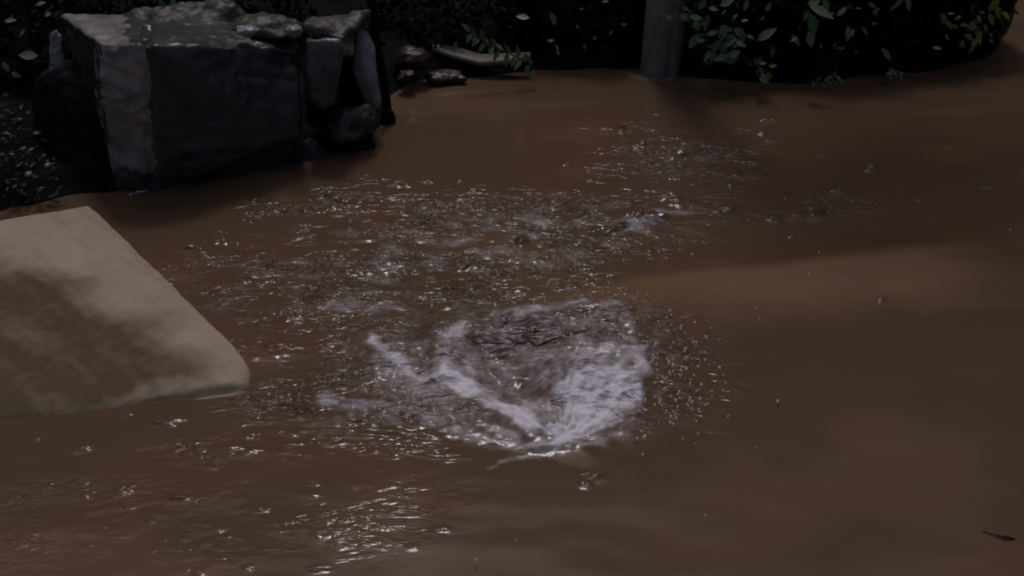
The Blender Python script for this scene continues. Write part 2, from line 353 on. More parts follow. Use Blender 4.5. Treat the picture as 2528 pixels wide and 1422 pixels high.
stroke([(1200, 1158), (1290, 1132), (1400, 1115), (1500, 1085), (1580, 1030)], [6, 9, 12, 12, 8], .36)
stroke([(1420, 1110), (1520, 1080), (1600, 1035)], [12, 14, 8], .3)
patch(1080, 1000, 190, 40, -15, .30, .7)
patch(1000, 860, 160, 80, 0, .20, .8)
for l_ in ([(322, 479), (365, 469)], [(392, 461), (440, 452), (485, 444)], [(505, 441), (530, 435)], [(545, 431), (575, 427)], [(632, 419), (690, 410)], [(1556, 184), (1585, 192), (1620, 196), (1655, 195), (1690, 188)]):
    d_, w_ = segdist(PX, PY, l_, [6 if l_[0][0] > 1500 else 4]*len(l_)); foam = np.maximum(foam, (.3 if l_[0][0] > 1500 else .9)*(1-sstep(.3, 1.3, d_/w_))*np.clip(.7+perlin(X*40, Y*40, 112), 0, 1))  # boulder waterline glints painted as foam; the trunk gets its foam ring
lace = np.clip(.6+1.6*perlin(X*9, Y*15, 90), 0, 1.3)
tmp = foam.copy(); foam = np.zeros_like(X)
patch(1260, 545, 430, 40, 4, .27, .8); patch(1600, 540, 110, 24, 14, .34, .7); patch(1200, 620, 330, 60, 0, .24, .9)
patch(820, 690, 300, 60, 3, .22, .9); patch(900, 770, 170, 90, 0, .22, .9); patch(640, 740, 130, 60, 0, .12, .9); patch(820, 510, 140, 22, 6, .14, .9)
patch(1700, 400, 120, 70, 0, .13, .9); patch(900, 1000, 190, 60, 0, .20, .9); patch(1640, 920, 60, 100, 0, .18, .9)
foam = np.maximum(tmp, foam*lace)
ax_, ay_ = arrP(1385, 1100); th = np.arctan2(Y-ay_, X-ax_); rr2 = np.hypot(X-ax_, Y-ay_)
rad = perlin(th*7+.6*perlin(X*9, Y*9, 130), rr2*9, 131)+.6*perlin(th*17, rr2*17+perlin(X*14, Y*14, 133), 132)
foam = foam*(.80+.30*np.clip(fbm(WX*13, WY*17, 3, 95)+.3, -.6, 1)+.42*rad)
foam = np.clip(foam, 0, 1.05)
bill = np.abs(perlin(WX*17, WY*20, 100))*.8+np.abs(perlin(WX*36, WY*42, 101))*.45+np.abs(perlin(WX*75, WY*80, 102))*.2
Z += np.clip(foam-.1, 0, 1)*(.014*bill-.004+.008*rad)
# the water swells against the slab and the boulder
near_rock, _ = segdist(PX, PY, [(300, 483), (480, 450), (745, 407), (930, 372)], [1, 1, 1, 1])
Z += .004*np.exp(-(near_rock/9.0)**2)*np.clip(.4+perlin(X*20, Y*20, 110), 0, 1.3)
EDGE = X*0+((np.abs(X) > 5.5) | (Y < .3) | (Y > 7))
Z = Z*(1-EDGE)
fq = (foam[:-1, :-1]+foam[1:, 1:]+foam[1:, :-1]+foam[:-1, 1:])/4 > .40
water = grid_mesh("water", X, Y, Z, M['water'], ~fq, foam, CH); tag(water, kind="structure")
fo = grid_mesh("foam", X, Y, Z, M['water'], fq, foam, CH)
tag(fo, "lavender white foam churning in the hydraulic jump of the brown floodwater", "foam", kind="stuff")

# ------------------------------------------------------------------ rocks
from mathutils import noise as mn
def rock(name, pts, material, parent=None, voxel=.011, smooth=2, amp=.012, scale=6, fine=.004, carve=None, seed=0):
    bm = bmesh.new()
    for p in pts: bm.verts.new(p)
    bmesh.ops.convex_hull(bm, input=bm.verts)
    for v_ in [v_ for v_ in bm.verts if not v_.link_faces]: bm.verts.remove(v_)
    me = bpy.data.meshes.new("hull"); bm.to_mesh(me); bm.free()
    o = bpy.data.objects.new("hull", me); COL.objects.link(o)
    md = o.modifiers.new("r", 'REMESH'); md.mode = 'VOXEL'; md.voxel_size = voxel
    ev = o.evaluated_get(bpy.context.evaluated_depsgraph_get()); m2 = bpy.data.meshes.new_from_object(ev)
    bpy.data.objects.remove(o); bpy.data.meshes.remove(me)
    bm = bmesh.new(); bm.from_mesh(m2); bpy.data.meshes.remove(m2)
    for _ in range(smooth): bmesh.ops.smooth_vert(bm, verts=bm.verts, factor=.6, use_axis_x=True, use_axis_y=True, use_axis_z=True)
    bm.normal_update(); so = Vector((seed*3.1, seed*1.7, seed))
    ds = []
    for v_ in bm.verts:
        q = v_.co+so
        d = amp*mn.fractal(q*scale, 1.0, 2.0, 4)+fine*mn.fractal(q*scale*5, 1, 2, 3)
        # stepped strata: small ledges
        d += amp*.5*(abs(mn.noise(Vector((q.x*3, q.y*3, q.z*13))))-.25)
        if carve: d += carve(v_.co)
        ds.append(v_.normal*d)
    for v_, d in zip(bm.verts, ds): v_.co += d
    off = Vector((0, 0, 0)) if parent is None else parent.location
    for v_ in bm.verts: v_.co -= off
    me = bpy.data.meshes.new(name); bm.to_mesh(me); bm.free(); me.materials.append(material)
    me.polygons.foreach_set("use_smooth", [True]*len(me.polygons))
    return link(bpy.data.objects.new(name, me), parent)

# big block: a dark hollow left side, a lit narrow face painted pale, a broad dark front
def V(px, py, Y_): return PD(px, py, Y_)
bk = [V(245, 105, 3.45), V(270, 200, 3.45), V(290, 500, 3.45), V(355, 110, 3.42), V(385, 300, 3.42), V(400, 500, 3.43),
      V(740, 120, 3.72), V(752, 300, 3.70), V(745, 345, 3.62), V(500, 425, 3.50), V(748, 430, 3.66), V(152, 36, 3.86), V(300, 36, 3.95), V(700, 40, 4.05),
      V(240, 300, 4.0), V(285, 420, 3.85), V(720, 380, 4.1), V(292, 490, 3.62)]
def carve_block(c):
    px, py = to_px(c.x, c.y, c.z); px = float(px); py = float(py)
    d = 0
    if c.y < 3.75:
        if px > 365 and px < 745 and py > 110:                                  # undercut below the diagonal ledge
            led = np.interp(px, [360, 480, 560, 640, 745], [430, 440, 400, 370, 335])
            if py > led: d -= .030*min(1, (py-led)/22)*min(1, (px-365)/60)
        g = abs(px-(368+6*math.sin(py*.05)))                                     # crack between pale and dark face
        d -= .016*math.exp(-(g/9)**2)
        d -= .05*max(0, 1-math.hypot((px-715)/50, (py-140)/40))                # notch top right
        d -= .014*math.exp(-(((py-190-(px-640)*.1)/8)**2))*(1 if 585 < px < 735 else 0)
        for yy in (120, 150, 178, 205, 232, 262):                                # ledges on the pale face
            if 250 < px < 362: d += .010*math.exp(-((py-yy-10*math.sin(px*.05+yy))/7)**2)
    return d
boulder = rock("boulder", bk, M['rock'], voxel=.009, smooth=2, amp=.013, scale=5, fine=.0035, carve=carve_block, seed=1)
lit_pale = np.zeros(len(boulder.data.vertices), np.float32)
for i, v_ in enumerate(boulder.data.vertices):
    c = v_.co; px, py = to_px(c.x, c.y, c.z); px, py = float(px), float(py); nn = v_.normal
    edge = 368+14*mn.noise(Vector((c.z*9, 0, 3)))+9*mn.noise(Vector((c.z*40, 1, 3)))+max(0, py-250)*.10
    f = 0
    if c.y < 3.9 and nn.y < -.2 and nn.x > -.8 and py > 60: f = min(1, max(0, (edge-px)/14+.5))*min(1, max(0, (px-228)/10))  # lit narrow face put into the rock colour
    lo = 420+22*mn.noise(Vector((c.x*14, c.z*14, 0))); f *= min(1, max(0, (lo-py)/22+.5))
    if nn.z > .45: f = max(f, min(1, max(0, (308+30*mn.noise(Vector((c.x*14, c.y*14, 0)))-px)/16+.5)))  # lit top left corner painted pale as well
    lit_pale[i] = f
boulder.data.attributes.new("pale", 'FLOAT', 'POINT').data.foreach_set("value", lit_pale)
def boulder_mat():
    m, t, b = mat("boulder_rock"); N = t.nodes.new; Lk = t.links.new
    tc = N("ShaderNodeTexCoord"); outs = []
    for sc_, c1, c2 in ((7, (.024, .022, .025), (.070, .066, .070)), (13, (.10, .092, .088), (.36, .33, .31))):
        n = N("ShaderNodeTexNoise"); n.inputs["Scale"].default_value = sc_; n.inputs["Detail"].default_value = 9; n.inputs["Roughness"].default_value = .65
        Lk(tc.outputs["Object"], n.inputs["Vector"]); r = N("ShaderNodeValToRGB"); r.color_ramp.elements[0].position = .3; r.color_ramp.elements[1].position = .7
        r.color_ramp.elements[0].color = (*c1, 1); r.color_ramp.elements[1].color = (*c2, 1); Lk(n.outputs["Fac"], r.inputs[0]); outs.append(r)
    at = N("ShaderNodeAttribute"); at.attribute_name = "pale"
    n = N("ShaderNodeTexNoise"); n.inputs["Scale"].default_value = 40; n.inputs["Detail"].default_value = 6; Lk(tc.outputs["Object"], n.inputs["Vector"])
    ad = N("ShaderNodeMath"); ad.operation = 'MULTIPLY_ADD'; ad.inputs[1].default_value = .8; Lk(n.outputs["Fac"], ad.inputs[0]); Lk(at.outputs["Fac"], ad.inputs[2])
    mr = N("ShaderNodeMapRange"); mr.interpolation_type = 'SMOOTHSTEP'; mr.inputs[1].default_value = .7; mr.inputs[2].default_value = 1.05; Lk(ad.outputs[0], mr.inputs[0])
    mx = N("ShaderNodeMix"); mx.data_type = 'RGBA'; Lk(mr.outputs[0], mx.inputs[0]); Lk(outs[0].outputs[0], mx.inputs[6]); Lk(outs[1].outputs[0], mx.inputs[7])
    Lk(mx.outputs[2], b.inputs["Base Color"]); b.inputs["Roughness"].default_value = .33
    nb = N("ShaderNodeTexNoise"); nb.inputs["Scale"].default_value = 24; nb.inputs["Detail"].default_value = 9; Lk(tc.outputs["Object"], nb.inputs["Vector"])
    bp = N("ShaderNodeBump"); bp.inputs["Strength"].default_value = .4; bp.inputs["Distance"].default_value = .012; Lk(nb.outputs["Fac"], bp.inputs["Height"]); Lk(bp.outputs[0], b.inputs["Normal"])
    return m
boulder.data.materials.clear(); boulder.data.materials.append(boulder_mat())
tag(boulder, "large angular dark boulder with its lit narrow left face painted pale, standing in the water", "boulder")

thing_rock_later = True
def lump(cx, cy, Y_, rx, ry, depth, n=26, seed=0, lean=0):
    rnd = random.Random(seed); c = V(cx, cy, Y_); s = c.y/(cp)/F
    pts = []
    for i in range(n):
        a = rnd.gauss(0, 1), rnd.gauss(0, 1), rnd.gauss(0, 1); L = math.sqrt(sum(k*k for k in a)); a = [k/L for k in a]
        x_ = a[0]*rx*s; z_ = a[2]*ry*s*1.05
        pts.append(c+Vector((x_+lean*z_, a[1]*depth, z_)))
    return pts
def thing_rock(name, label, cat, pts, m, group=None, **k):
    o = rock(name, pts, m, **k); tag(o, label, cat, group); return o
thing_rock("rock", "rock with the shade of the hollow put into its black colour, between the left bank and the big boulder", "rock", [V(85, 190, 3.75), V(75, 240, 3.72), V(95, 350, 3.62), V(165, 468, 3.48), V(292, 488, 3.44), V(280, 300, 3.52), V(110, 186, 3.70), V(168, 188, 3.66), V(238, 115, 3.72), V(130, 170, 4.1), V(240, 480, 3.9)], M['black'], amp=.018, scale=7, seed=2)  # black colour stands in for the cast shade of the hollow
thing_rock("mossy_rock", "long mossy rock lying on top of the big dark boulder", "rock", lump(450, 62, 3.95, 165, 40, .16, 30, 3)+lump(545, 50, 3.95, 70, 46, .14, 14, 4), M['moss'], amp=.022, scale=9, fine=.006, seed=3)
thing_rock("mossy_rock", "rounded mossy rock with a gleaming wet front on the boulder's right shoulder", "rock", lump(655, 70, 3.80, 95, 32, .12, 26, 5), M['moss'], amp=.018, scale=9, seed=5)
thing_rock("gleam_stone", "small pale stone added as the painted wet gleam of the rounded mossy rock", "stone", lump(612, 76, 3.66, 34, 15, .04, 18, 16), M['rock_pale'], voxel=.005, amp=.006, scale=16, fine=.002, seed=16)  # pale stones added to paint the gleams on the wet rock
thing_rock("gleam_stone", "smaller pale stone added as a painted wet gleam between the rounded mossy rock and the cap rock", "stone", lump(725, 76, 3.70, 22, 14, .04, 18, 17), M['rock_pale'], voxel=.005, amp=.006, scale=16, fine=.002, seed=17)
thing_rock("pebble", "small pale pebble lodged at the boulder's top left corner crack", "pebble", lump(360, 102, 3.36, 11, 7, .02, 16, 6), M['rock_pale'], voxel=.004, amp=.003, scale=20, fine=.001, seed=6)
thing_rock("rock", "tall narrow grey rock wedged upright against the boulder's right side", "rock", [V(752, 95, 3.75), V(845, 95, 3.76), V(835, 170, 3.72), V(828, 250, 3.72), V(800, 275, 3.72), V(762, 250, 3.72), V(755, 200, 3.72), V(760, 95, 3.95), V(840, 95, 3.95), V(830, 255, 3.9), V(770, 255, 3.9)], M['rock_mid'], amp=.012, scale=8, seed=7)
thing_rock("rock", "jagged cap rock bridging the gap above the narrow upright rock", "rock", [V(745, 60, 3.82), V(760, 96, 3.78), V(840, 60, 3.9), V(915, 20, 4.02), V(912, 52, 3.98), V(850, 100, 3.8), V(860, 35, 4.1), V(780, 50, 4.1), V(900, 75, 4.15)], M['moss'], amp=.02, scale=9, seed=8)
thing_rock("rock", "thin curved pale rock slab leaning beside the black post", "rock", [V(878, 62, 3.98), V(912, 80, 3.98), V(930, 140, 3.95), V(940, 250, 3.9), V(900, 175, 3.9), V(872, 180, 3.92), V(888, 120, 3.95), V(915, 300, 3.92), V(900, 70, 4.08), V(925, 260, 4.02), V(890, 250, 4.02)], M['rock_pale'], amp=.012, scale=9, seed=9)
thing_rock("rock", "rock with the shade put into its black colour, filling the gap behind the narrow upright rock", "rock", [V(835, 150, 4.0), V(905, 160, 4.0), V(925, 370, 3.95), V(745, 385, 3.90), V(760, 270, 3.90), V(880, 110, 4.3), V(760, 110, 4.3), V(920, 350, 4.2), V(760, 380, 4.2)], M['black'], amp=.02, scale=8, seed=10)  # black colour supplies the shade of the gap
def hollow(c):
    px, py = to_px(c.x, c.y, c.z)
    return -.03*math.exp(-((float(px)-872)/22)**2-((float(py)-318)/16)**2) if c.y < 3.85 else 0
thing_rock("mossy_rock", "small mossy hollowed rock at the water's edge, right of the boulder", "rock", lump(862, 318, 3.80, 60, 46, .09, 30, 11)+lump(905, 280, 3.80, 25, 22, .05, 10, 12), M['moss'], voxel=.007, amp=.012, scale=14, fine=.004, carve=hollow, seed=11)
thing_rock("rock", "little dark wet stone at the boulder's lower right corner, in the water", "rock", [V(738, 345, 3.70), V(775, 340, 3.72), V(800, 365, 3.74), V(802, 410, 3.72), V(740, 415, 3.68), V(770, 350, 3.85), V(795, 400, 3.85)], M['rock'], amp=.01, scale=12, seed=13)
thing_rock("rock", "low black form painted as the shadow and dark water under the small mossy hollowed rock", "rock", [V(795, 360, 3.78), V(800, 400, 3.76), V(925, 345, 3.80), V(925, 385, 3.78), V(860, 340, 3.82), V(810, 370, 4.0), V(920, 350, 4.0)], M['black'], amp=.01, scale=10, seed=14)  # black body in place of shadow and dark water
thing_rock("rock", "upright bluish grey rock behind the boulder's black left side", "rock", [V(122, 85, 3.85), V(140, 70, 3.85), V(155, 90, 3.83), V(162, 188, 3.83), V(124, 180, 3.83), V(130, 90, 3.95), V(158, 180, 3.95), V(120, 300, 3.83), V(160, 300, 3.83)], M['rock_pale'], voxel=.006, amp=.006, scale=12, fine=.002, seed=15)

# thin black post
def tube(pts, rads, seg=10, cap=True):
    vs, fs = [], []; n = len(pts)
    for i, (p, r_) in enumerate(zip(pts, rads)):
        d = (Vector(pts[min(i+1, n-1)])-Vector(pts[max(i-1, 0)])).normalized()
        a = d.cross(Vector((0, 0, 1)) if abs(d.z) < .9 else Vector((1, 0, 0))).normalized(); b = d.cross(a)
        for k in range(seg):
            t = 2*math.pi*k/seg; vs.append(Vector(p)+a*math.cos(t)*r_+b*math.sin(t)*r_)
    for i in range(n-1):
        for k in range(seg):
            k2 = (k+1) % seg; fs.append((i*seg+k, i*seg+k2, (i+1)*seg+k2, (i+1)*seg+k))
    if cap: fs.append(tuple(range(seg-1, -1, -1))); fs.append(tuple((n-1)*seg+k for k in range(seg)))
    return vs, fs
pb = P(958, 302); pt = PD(915, -40, pb.y+.12)
post = empty("post", pb); tag(post, "thin black leaning post with a blunt foot, between the rocks and the open water", "post")
def lerp(a, b, t): return a*(1-t)+b*t
v_, f_ = tube([lerp(pb, pt, t)+Vector((.006*math.sin(t*7), 0, 0)) for t in (-.05, .1, .25, .4, .55, .7, .85, 1)], [.017, .017, .016, .016, .015, .015, .014, .013], 12)
mesh_obj("shaft", v_, f_, M['black'], post)
v_, f_ = tube([pb+Vector((0, 0, z)) for z in (-.05, -.02, .02, .045, .055)], [.028, .031, .031, .024, .012], 14)
mesh_obj("foot", v_, f_, M['black'], post)

# ------------------------------------------------------------------ concrete slab, silty, with a side edge painted dark
sl_px = [(-420, 600, .07), (0, 540, .06), (150, 520, .06), (225, 506, .06), (270, 545, .055), (400, 665, .05), (500, 758, .045), (590, 842, .04), (622, 890, .035), (633, 925, .03),
         (636, 962, .024), (500, 985, .018), (400, 996, .015), (270, 1012, .018), (150, 1030, .014), (0, 1050, .010), (-420, 1110, .0)]
sl = [P(a, b, z) for a, b, z in sl_px]
bx = axis([(-3.4, -1.2, .012), (-1.2, -.5, .006)]) if False else np.arange(-2.6, -.45, .0065)
by = np.arange(1.9, 3.5, .0065)
SX, SY = np.meshgrid(bx, by)
poly2 = [(p.x, p.y) for p in sl]
dd = segdist(SX, SY, poly2+[poly2[0]]); ii = inside(SX, SY, poly2); sdd = np.where(ii, dd, -dd)
sdd = sdd+.004*fbm(SX*9, SY*9, 3, 7)
A = np.array([[p.x, p.y, 1] for p in sl]); bz = np.array([p.z for p in sl]); cf = np.linalg.lstsq(A, bz, rcond=None)[0]
top = cf[0]*SX+cf[1]*SY+cf[2]
sx_, sy_ = to_px(SX, SY, .03)
dish = 1-sstep(.25, 1.2, np.hypot((sx_-60)/560.0, (sy_-870)/165.0))
top = top-.007*dish+.003*fbm(SX*4, SY*4, 3, 9)+.0012*fbm(SX*20, SY*20, 3, 10)
fe = [(p.x, p.y) for p in sl[9:]]; df = segdist(SX, SY, fe)
top = top*sstep(-.01, .085, df)-.010*(1-sstep(0, .05, df+.012*perlin(SX*12, SY*12, 33)))-.006*(1-sstep(0, .11, df))*(1-sstep(250, 450, sx_))
prof = 1-np.sqrt(np.clip(1-np.clip(sdd/.022, 0, 1), 0, 1))*1.0
SZ = np.where(sdd > 0, top-.10*(1-np.clip(sdd/.016, 0, 1))**2.2, top-.10-.25*np.clip(-sdd/.03, 0, 1))
keep = np.ones((SX.shape[0]-1, SX.shape[1]-1), bool); keep &= (sdd[:-1, :-1] > -.03)
# silty streaks follow the water running over the slab
wx_, wy_ = sx_+45*fbm(SX*4, SY*6, 3, 21), sy_+26*fbm(SX*4, SY*6, 3, 22)
silt_shade = sstep(-30, 70, wy_-np.interp(wx_, [-400, 0, 100, 250, 400, 520, 600], [600, 655, 655, 740, 800, 870, 930]))
silt2 = sstep(-20, 25, (np.interp(wx_, [-400, 0, 200, 350, 500, 620], [1200, 1110, 1010, 955, 928, 890])-wy_))
silt_shade = silt_shade*(silt2*.9+.1)
dg, dn = SX*.74-SY*.67, SX*.67+SY*.74
silt_shade *= np.clip(.94+.20*perlin(dg*2.2, dn*13, 23)+.10*perlin(dg*6, dn*34, 24), 0, 1)
silt_shade = np.maximum(silt_shade, .8*(1-sstep(.02, .10, df+.03*perlin(SX*9, SY*20, 28)))*(1-sstep(200, 420, sx_)))
silt_shade = np.maximum(silt_shade, (1-sstep(.006, .014, sdd))*(sy_ < 880))  # shaded trough beside the slab painted as a dark side line
silt_shade = np.maximum(silt_shade, .75*(1-sstep(.012, .05, df+.02*perlin(SX*8, SY*16, 34))))
silt_shade = np.clip(silt_shade+.16*sstep(.1, .7, fbm(dg*2.5, dn*18, 3, 29))+.10*fbm(SX*30, SY*30, 3, 27), 0, 1)
crack = np.exp(-((sy_-np.interp(sx_, [250, 400, 500, 630], [996, 966, 953, 934]))/4.5)**2)*sstep(240, 300, sx_)
silt_shade = np.maximum(silt_shade, .8*crack)
SZ = SZ-.012*crack*(sdd > .004)
m, t, b = mat("silty_concrete"); N = t.nodes.new; Lk = t.links.new
tc = N("ShaderNodeTexCoord"); n1 = N("ShaderNodeTexNoise"); n1.inputs["Scale"].default_value = 5; n1.inputs["Detail"].default_value = 8; Lk(tc.outputs["Object"], n1.inputs[0])
r_ = N("ShaderNodeValToRGB"); r_.color_ramp.elements[0].position = .3; r_.color_ramp.elements[1].position = .7
r_.color_ramp.elements[0].color = (.40, .315, .225, 1); r_.color_ramp.elements[1].color = (.47, .375, .285, 1); Lk(n1.outputs["Fac"], r_.inputs[0])
at = N("ShaderNodeAttribute"); at.attribute_name = "foam"  # on the slab it carries silt and the painted trough shade
mx = N("ShaderNodeMix"); mx.data_type = 'RGBA'; Lk(at.outputs["Fac"], mx.inputs[0]); Lk(r_.outputs[0], mx.inputs[6]); mx.inputs[7].default_value = (.112, .078, .042, 1)
Lk(mx.outputs[2], b.inputs["Base Color"]); b.inputs["Roughness"].default_value = .55; b.inputs["Specular IOR Level"].default_value = .12
n2 = N("ShaderNodeTexNoise"); n2.inputs["Scale"].default_value = 70; n2.inputs["Detail"].default_value = 8; Lk(tc.outputs["Object"], n2.inputs[0])
bp = N("ShaderNodeBump"); bp.inputs["Strength"].default_value = .5; bp.inputs["Distance"].default_value = .005; Lk(n2.outputs["Fac"], bp.inputs["Height"]); Lk(bp.outputs[0], b.inputs["Normal"])
slab = grid_mesh("concrete_slab", SX, SY, SZ, m, keep, silt_shade)
tag(slab, "pale concrete slab with brown silty streaks, jutting into the floodwater at the left", "slab")

# ------------------------------------------------------------------ leaves and plants
def leaf(vs, fs, mi, p, d, up, L, Wd, m, fold=.25, curl=.15):
    d = d.normalized(); s = d.cross(up)
    if s.length < 1e-3: s = d.cross(Vector((1, 0, .1)))
    s.normalize(); n = s.cross(d).normalized(); b0 = len(vs)
    prof = [(0, .04), (.22, .75), (.45, 1.0), (.72, .68), (1.0, .03)]
    for t, wv in prof:
        c = p+d*L*t-n*curl*L*t*t
        vs.append(c-s*Wd*.5*wv+n*fold*Wd*.5*wv); vs.append(c); vs.append(c+s*Wd*.5*wv+n*fold*Wd*.5*wv)
    for i in range(4):
        a = b0+i*3; fs.append((a, a+1, a+4, a+3)); fs.append((a+1, a+2, a+5, a+4)); mi += [m, m]
def rdir(rnd, zlo=-1, zhi=1):
    a = rnd.uniform(0, 2*math.pi); z = rnd.uniform(zlo, zhi); q = math.sqrt(max(0, 1-z*z)); return Vector((q*math.cos(a), q*math.sin(a), z))
LM = ['leaf_shaded', 'leaf', 'leaf_pale', 'leaf_yellow']
def shrub(name, label, center, rad, n, seed, extra=(), pbright=.03, group=None, cat="shrub", lsize=.05):
    """extra: (px, py, Y, length px, image angle, material) single leaves seen in the photo"""
    rnd = random.Random(seed); base = Vector((center[0], center[1], max(0, ground_z(center[0], center[1]))))
    t_ = empty(name, base); tag(t_, label, cat, group)
    vs, fs, mi = [], [], []
    c = Vector(center)
    for i in range(n):
        u = rdir(rnd); r_ = rnd.uniform(.35, 1)**.5*(1+.16*mn.noise(u*2+Vector((seed, 0, 0))))
        p = c+Vector((u.x*rad[0]*r_, u.y*rad[1]*r_, u.z*rad[2]*r_))
        if p.z < .012: p.z = rnd.uniform(.012, .05)
        L = lsize*rnd.uniform(.5, 1.25)
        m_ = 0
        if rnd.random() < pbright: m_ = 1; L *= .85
        d = (rdir(rnd, -.7, .4)+Vector((u.x, u.y, -.2))*.6).normalized()
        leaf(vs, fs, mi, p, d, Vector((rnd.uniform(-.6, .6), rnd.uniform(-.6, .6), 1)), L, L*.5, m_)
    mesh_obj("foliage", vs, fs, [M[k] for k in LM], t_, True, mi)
    if extra:
        vs, fs, mi = [], [], []; sv, sf = [], []
        for (px, py, Yd, Lp, ang, mk) in extra:
            p = PD(px, py, Yd); s = Yd/cp/F; L = Lp*s
            d = Vector((math.cos(R(ang)), rnd.uniform(-.25, .1), math.sin(R(ang))))
            upv = Vector((rnd.uniform(-.3, .3), -1.0+rnd.uniform(-.2, .2), rnd.uniform(.7, 1.3)))
            p0 = p-d.normalized()*L*.5
            leaf(vs, fs, mi, p0, d, upv, L, L*rnd.uniform(.42, .55), mk, .18, .12)
            q = p0+Vector((rnd.uniform(-.03, .03), .10, -.05))
            a_, b_ = tube([p0, lerp(p0, q, .5)+Vector((0, 0, .01)), q], [.0012, .0015, .002], 5)
            sv.append(a_); sf.append(b_)
        mesh_obj("bright_leaves", vs, fs, [M[k] for k in LM], t_, True, mi)
        for a_, b_ in zip(sv, sf): mesh_obj("twig", a_, b_, M['stem'], t_)
    vs, fs = [], []
    for k in range(5):
        e = c+Vector((rnd.uniform(-.5, .5)*rad[0], rnd.uniform(-.4, .4)*rad[1], rnd.uniform(.2, .7)*rad[2]))
        b0 = base+Vector((rnd.uniform(-.06, .06), rnd.uniform(-.04, .04), -.03))
        mid = lerp(b0, e, .5)+Vector((rnd.uniform(-.04, .04), 0, .03))
        a_, b_ = tube([b0, mid, e], [.009, .006, .003], 6); o_ = len(vs); vs += a_; fs += [tuple(q+o_ for q in f) for f in b_]
    mesh_obj("stems", vs, fs, M['stem'], t_)
    return t_
def cluster(cx, cy, Yd, n, spread, L, mk, seed, sy=.8):
    r_ = random.Random(seed)
    return [(cx+r_.gauss(0, spread), cy+r_.gauss(0, spread*sy), Yd+r_.uniform(-.03, .03), L*r_.uniform(.6, 1.2), r_.uniform(-170, 10), (mk if r_.random() < .8 else max(0, mk-1))) for _ in range(n)]
sh = [  # label, px range centre, base y px, radii, extras
 ("sparse dark shrub left of the grey trunk, dotted with tiny pale leaves", 1440, 150, (.42, .30, .42),
   [(1290, 41, 4.62, 30, 170, 2), (1366, 47, 4.6, 32, -70, 2), (1360, 100, 4.6, 16, 10, 2), (1376, 118, 4.6, 15, -60, 2), (1378, 130, 4.6, 12, -70, 2), (1443, 116, 4.6, 12, 80, 2), (1469, 94, 4.6, 12, 30, 2), (1508, 80, 4.6, 14, 60, 2), (1541, 60, 4.6, 14, 10, 1), (1425, 66, 4.6, 8, 0, 2), (1436, 22, 4.6, 8, 0, 2), (1495, 3, 4.6, 14, 10, 1)]),
 ("dense dark shrub right of the grey trunk with a pale green leafy front", 1790, 185, (.40, .30, .46),
   cluster(1715, 45, 4.42, 20, 20, 30, 1, 1)+cluster(1790, 105, 4.42, 36, 27, 32, 1, 2)+cluster(1795, 140, 4.42, 10, 16, 30, 1, 9)+cluster(1740, 18, 4.42, 5, 20, 22, 1, 5)+[(1893, 84, 4.4, 48, 40, 2), (1795, 5, 4.4, 34, 30, 1), (1842, 12, 4.42, 26, 80, 2), (1897, 17, 4.42, 22, 70, 2), (1883, 45, 4.42, 12, 60, 2), (1787, 30, 4.42, 14, 60, 2), (1815, 40, 4.42, 14, 40, 1), (1838, 50, 4.42, 14, 20, 2)]
   +cluster(1878, 160, 4.36, 14, 16, 26, 1, 3)+cluster(1885, 195, 4.34, 7, 11, 22, 3, 4)),
 ("dark shrub with two broad green leaves hanging over its middle", 2030, 185, (.42, .30, .48),
   [(2030, 28, 4.42, 62, -20, 1), (2007, 62, 4.40, 56, -70, 1), (2001, 98, 4.4, 38, -75, 2), (2078, 28, 4.4, 26, 50, 2), (2094, 84, 4.42, 36, -80, 2), (2102, 82, 4.42, 22, 60, 2), (1966, 100, 4.42, 32, -50, 2), (2137, 78, 4.42, 28, -45, 3), (2010, 5, 4.42, 30, 10, 1), (2040, 12, 4.42, 30, -50, 1), (2050, 35, 4.43, 20, 20, 1), (1990, 40, 4.43, 26, -110, 1), (2120, 20, 4.43, 12, 0, 1), (1960, 97, 4.40, 16, 30, 2)]),
 ("dark shrub with one pale drooping leaf near the waterline", 2220, 160, (.36, .28, .46),
   cluster(2150, 60, 4.6, 6, 60, 20, 1, 15)+[(2190, 134, 4.5, 40, -40, 2), (2207, 178, 4.46, 30, -30, 1), (2204, 20, 4.6, 14, 60, 1), (2243, 12, 4.6, 30, -70, 1), (2314, 118, 4.55, 22, 0, 2), (2225, 100, 4.6, 14, 0, 0), (2196, 181, 4.45, 14, 10, 2)]),
 ("dark shrub at the right end with yellow green leaves", 2385, 140, (.24, .26, .44),
   cluster(2400, 85, 4.68, 14, 34, 24, 3, 16)+[(2330, 48, 4.7, 36, -60, 2), (2345, 62, 4.7, 30, -40, 3), (2338, 92, 4.7, 16, -50, 3), (2395, 92, 4.68, 30, -20, 3), (2417, 92, 4.68, 38, -60, 3), (2412, 75, 4.68, 24, 90, 1), (2378, 112, 4.68, 18, -40, 2), (2448, 48, 4.75, 30, -60, 3), (2465, 32, 4.75, 40, -50, 3), (2455, 10, 4.75, 40, 70, 3), (2485, 38, 4.75, 28, -30, 3), (2425, 30, 4.75, 14, 0, 2), (2410, 54, 4.7, 14, 50, 1), (2360, 66, 4.7, 20, -20, 3)]),
]
for i, (lab, cx, by_, rad, ex) in enumerate(sh):
    b0 = P(cx, by_-5); shrub("shrub", lab, (b0.x, b0.y+rad[1]*.75, rad[2]*.72), rad, 2600, 20+i, ex, [.012, .10, .06, .02, .04][i], "shrubs along the far bank")
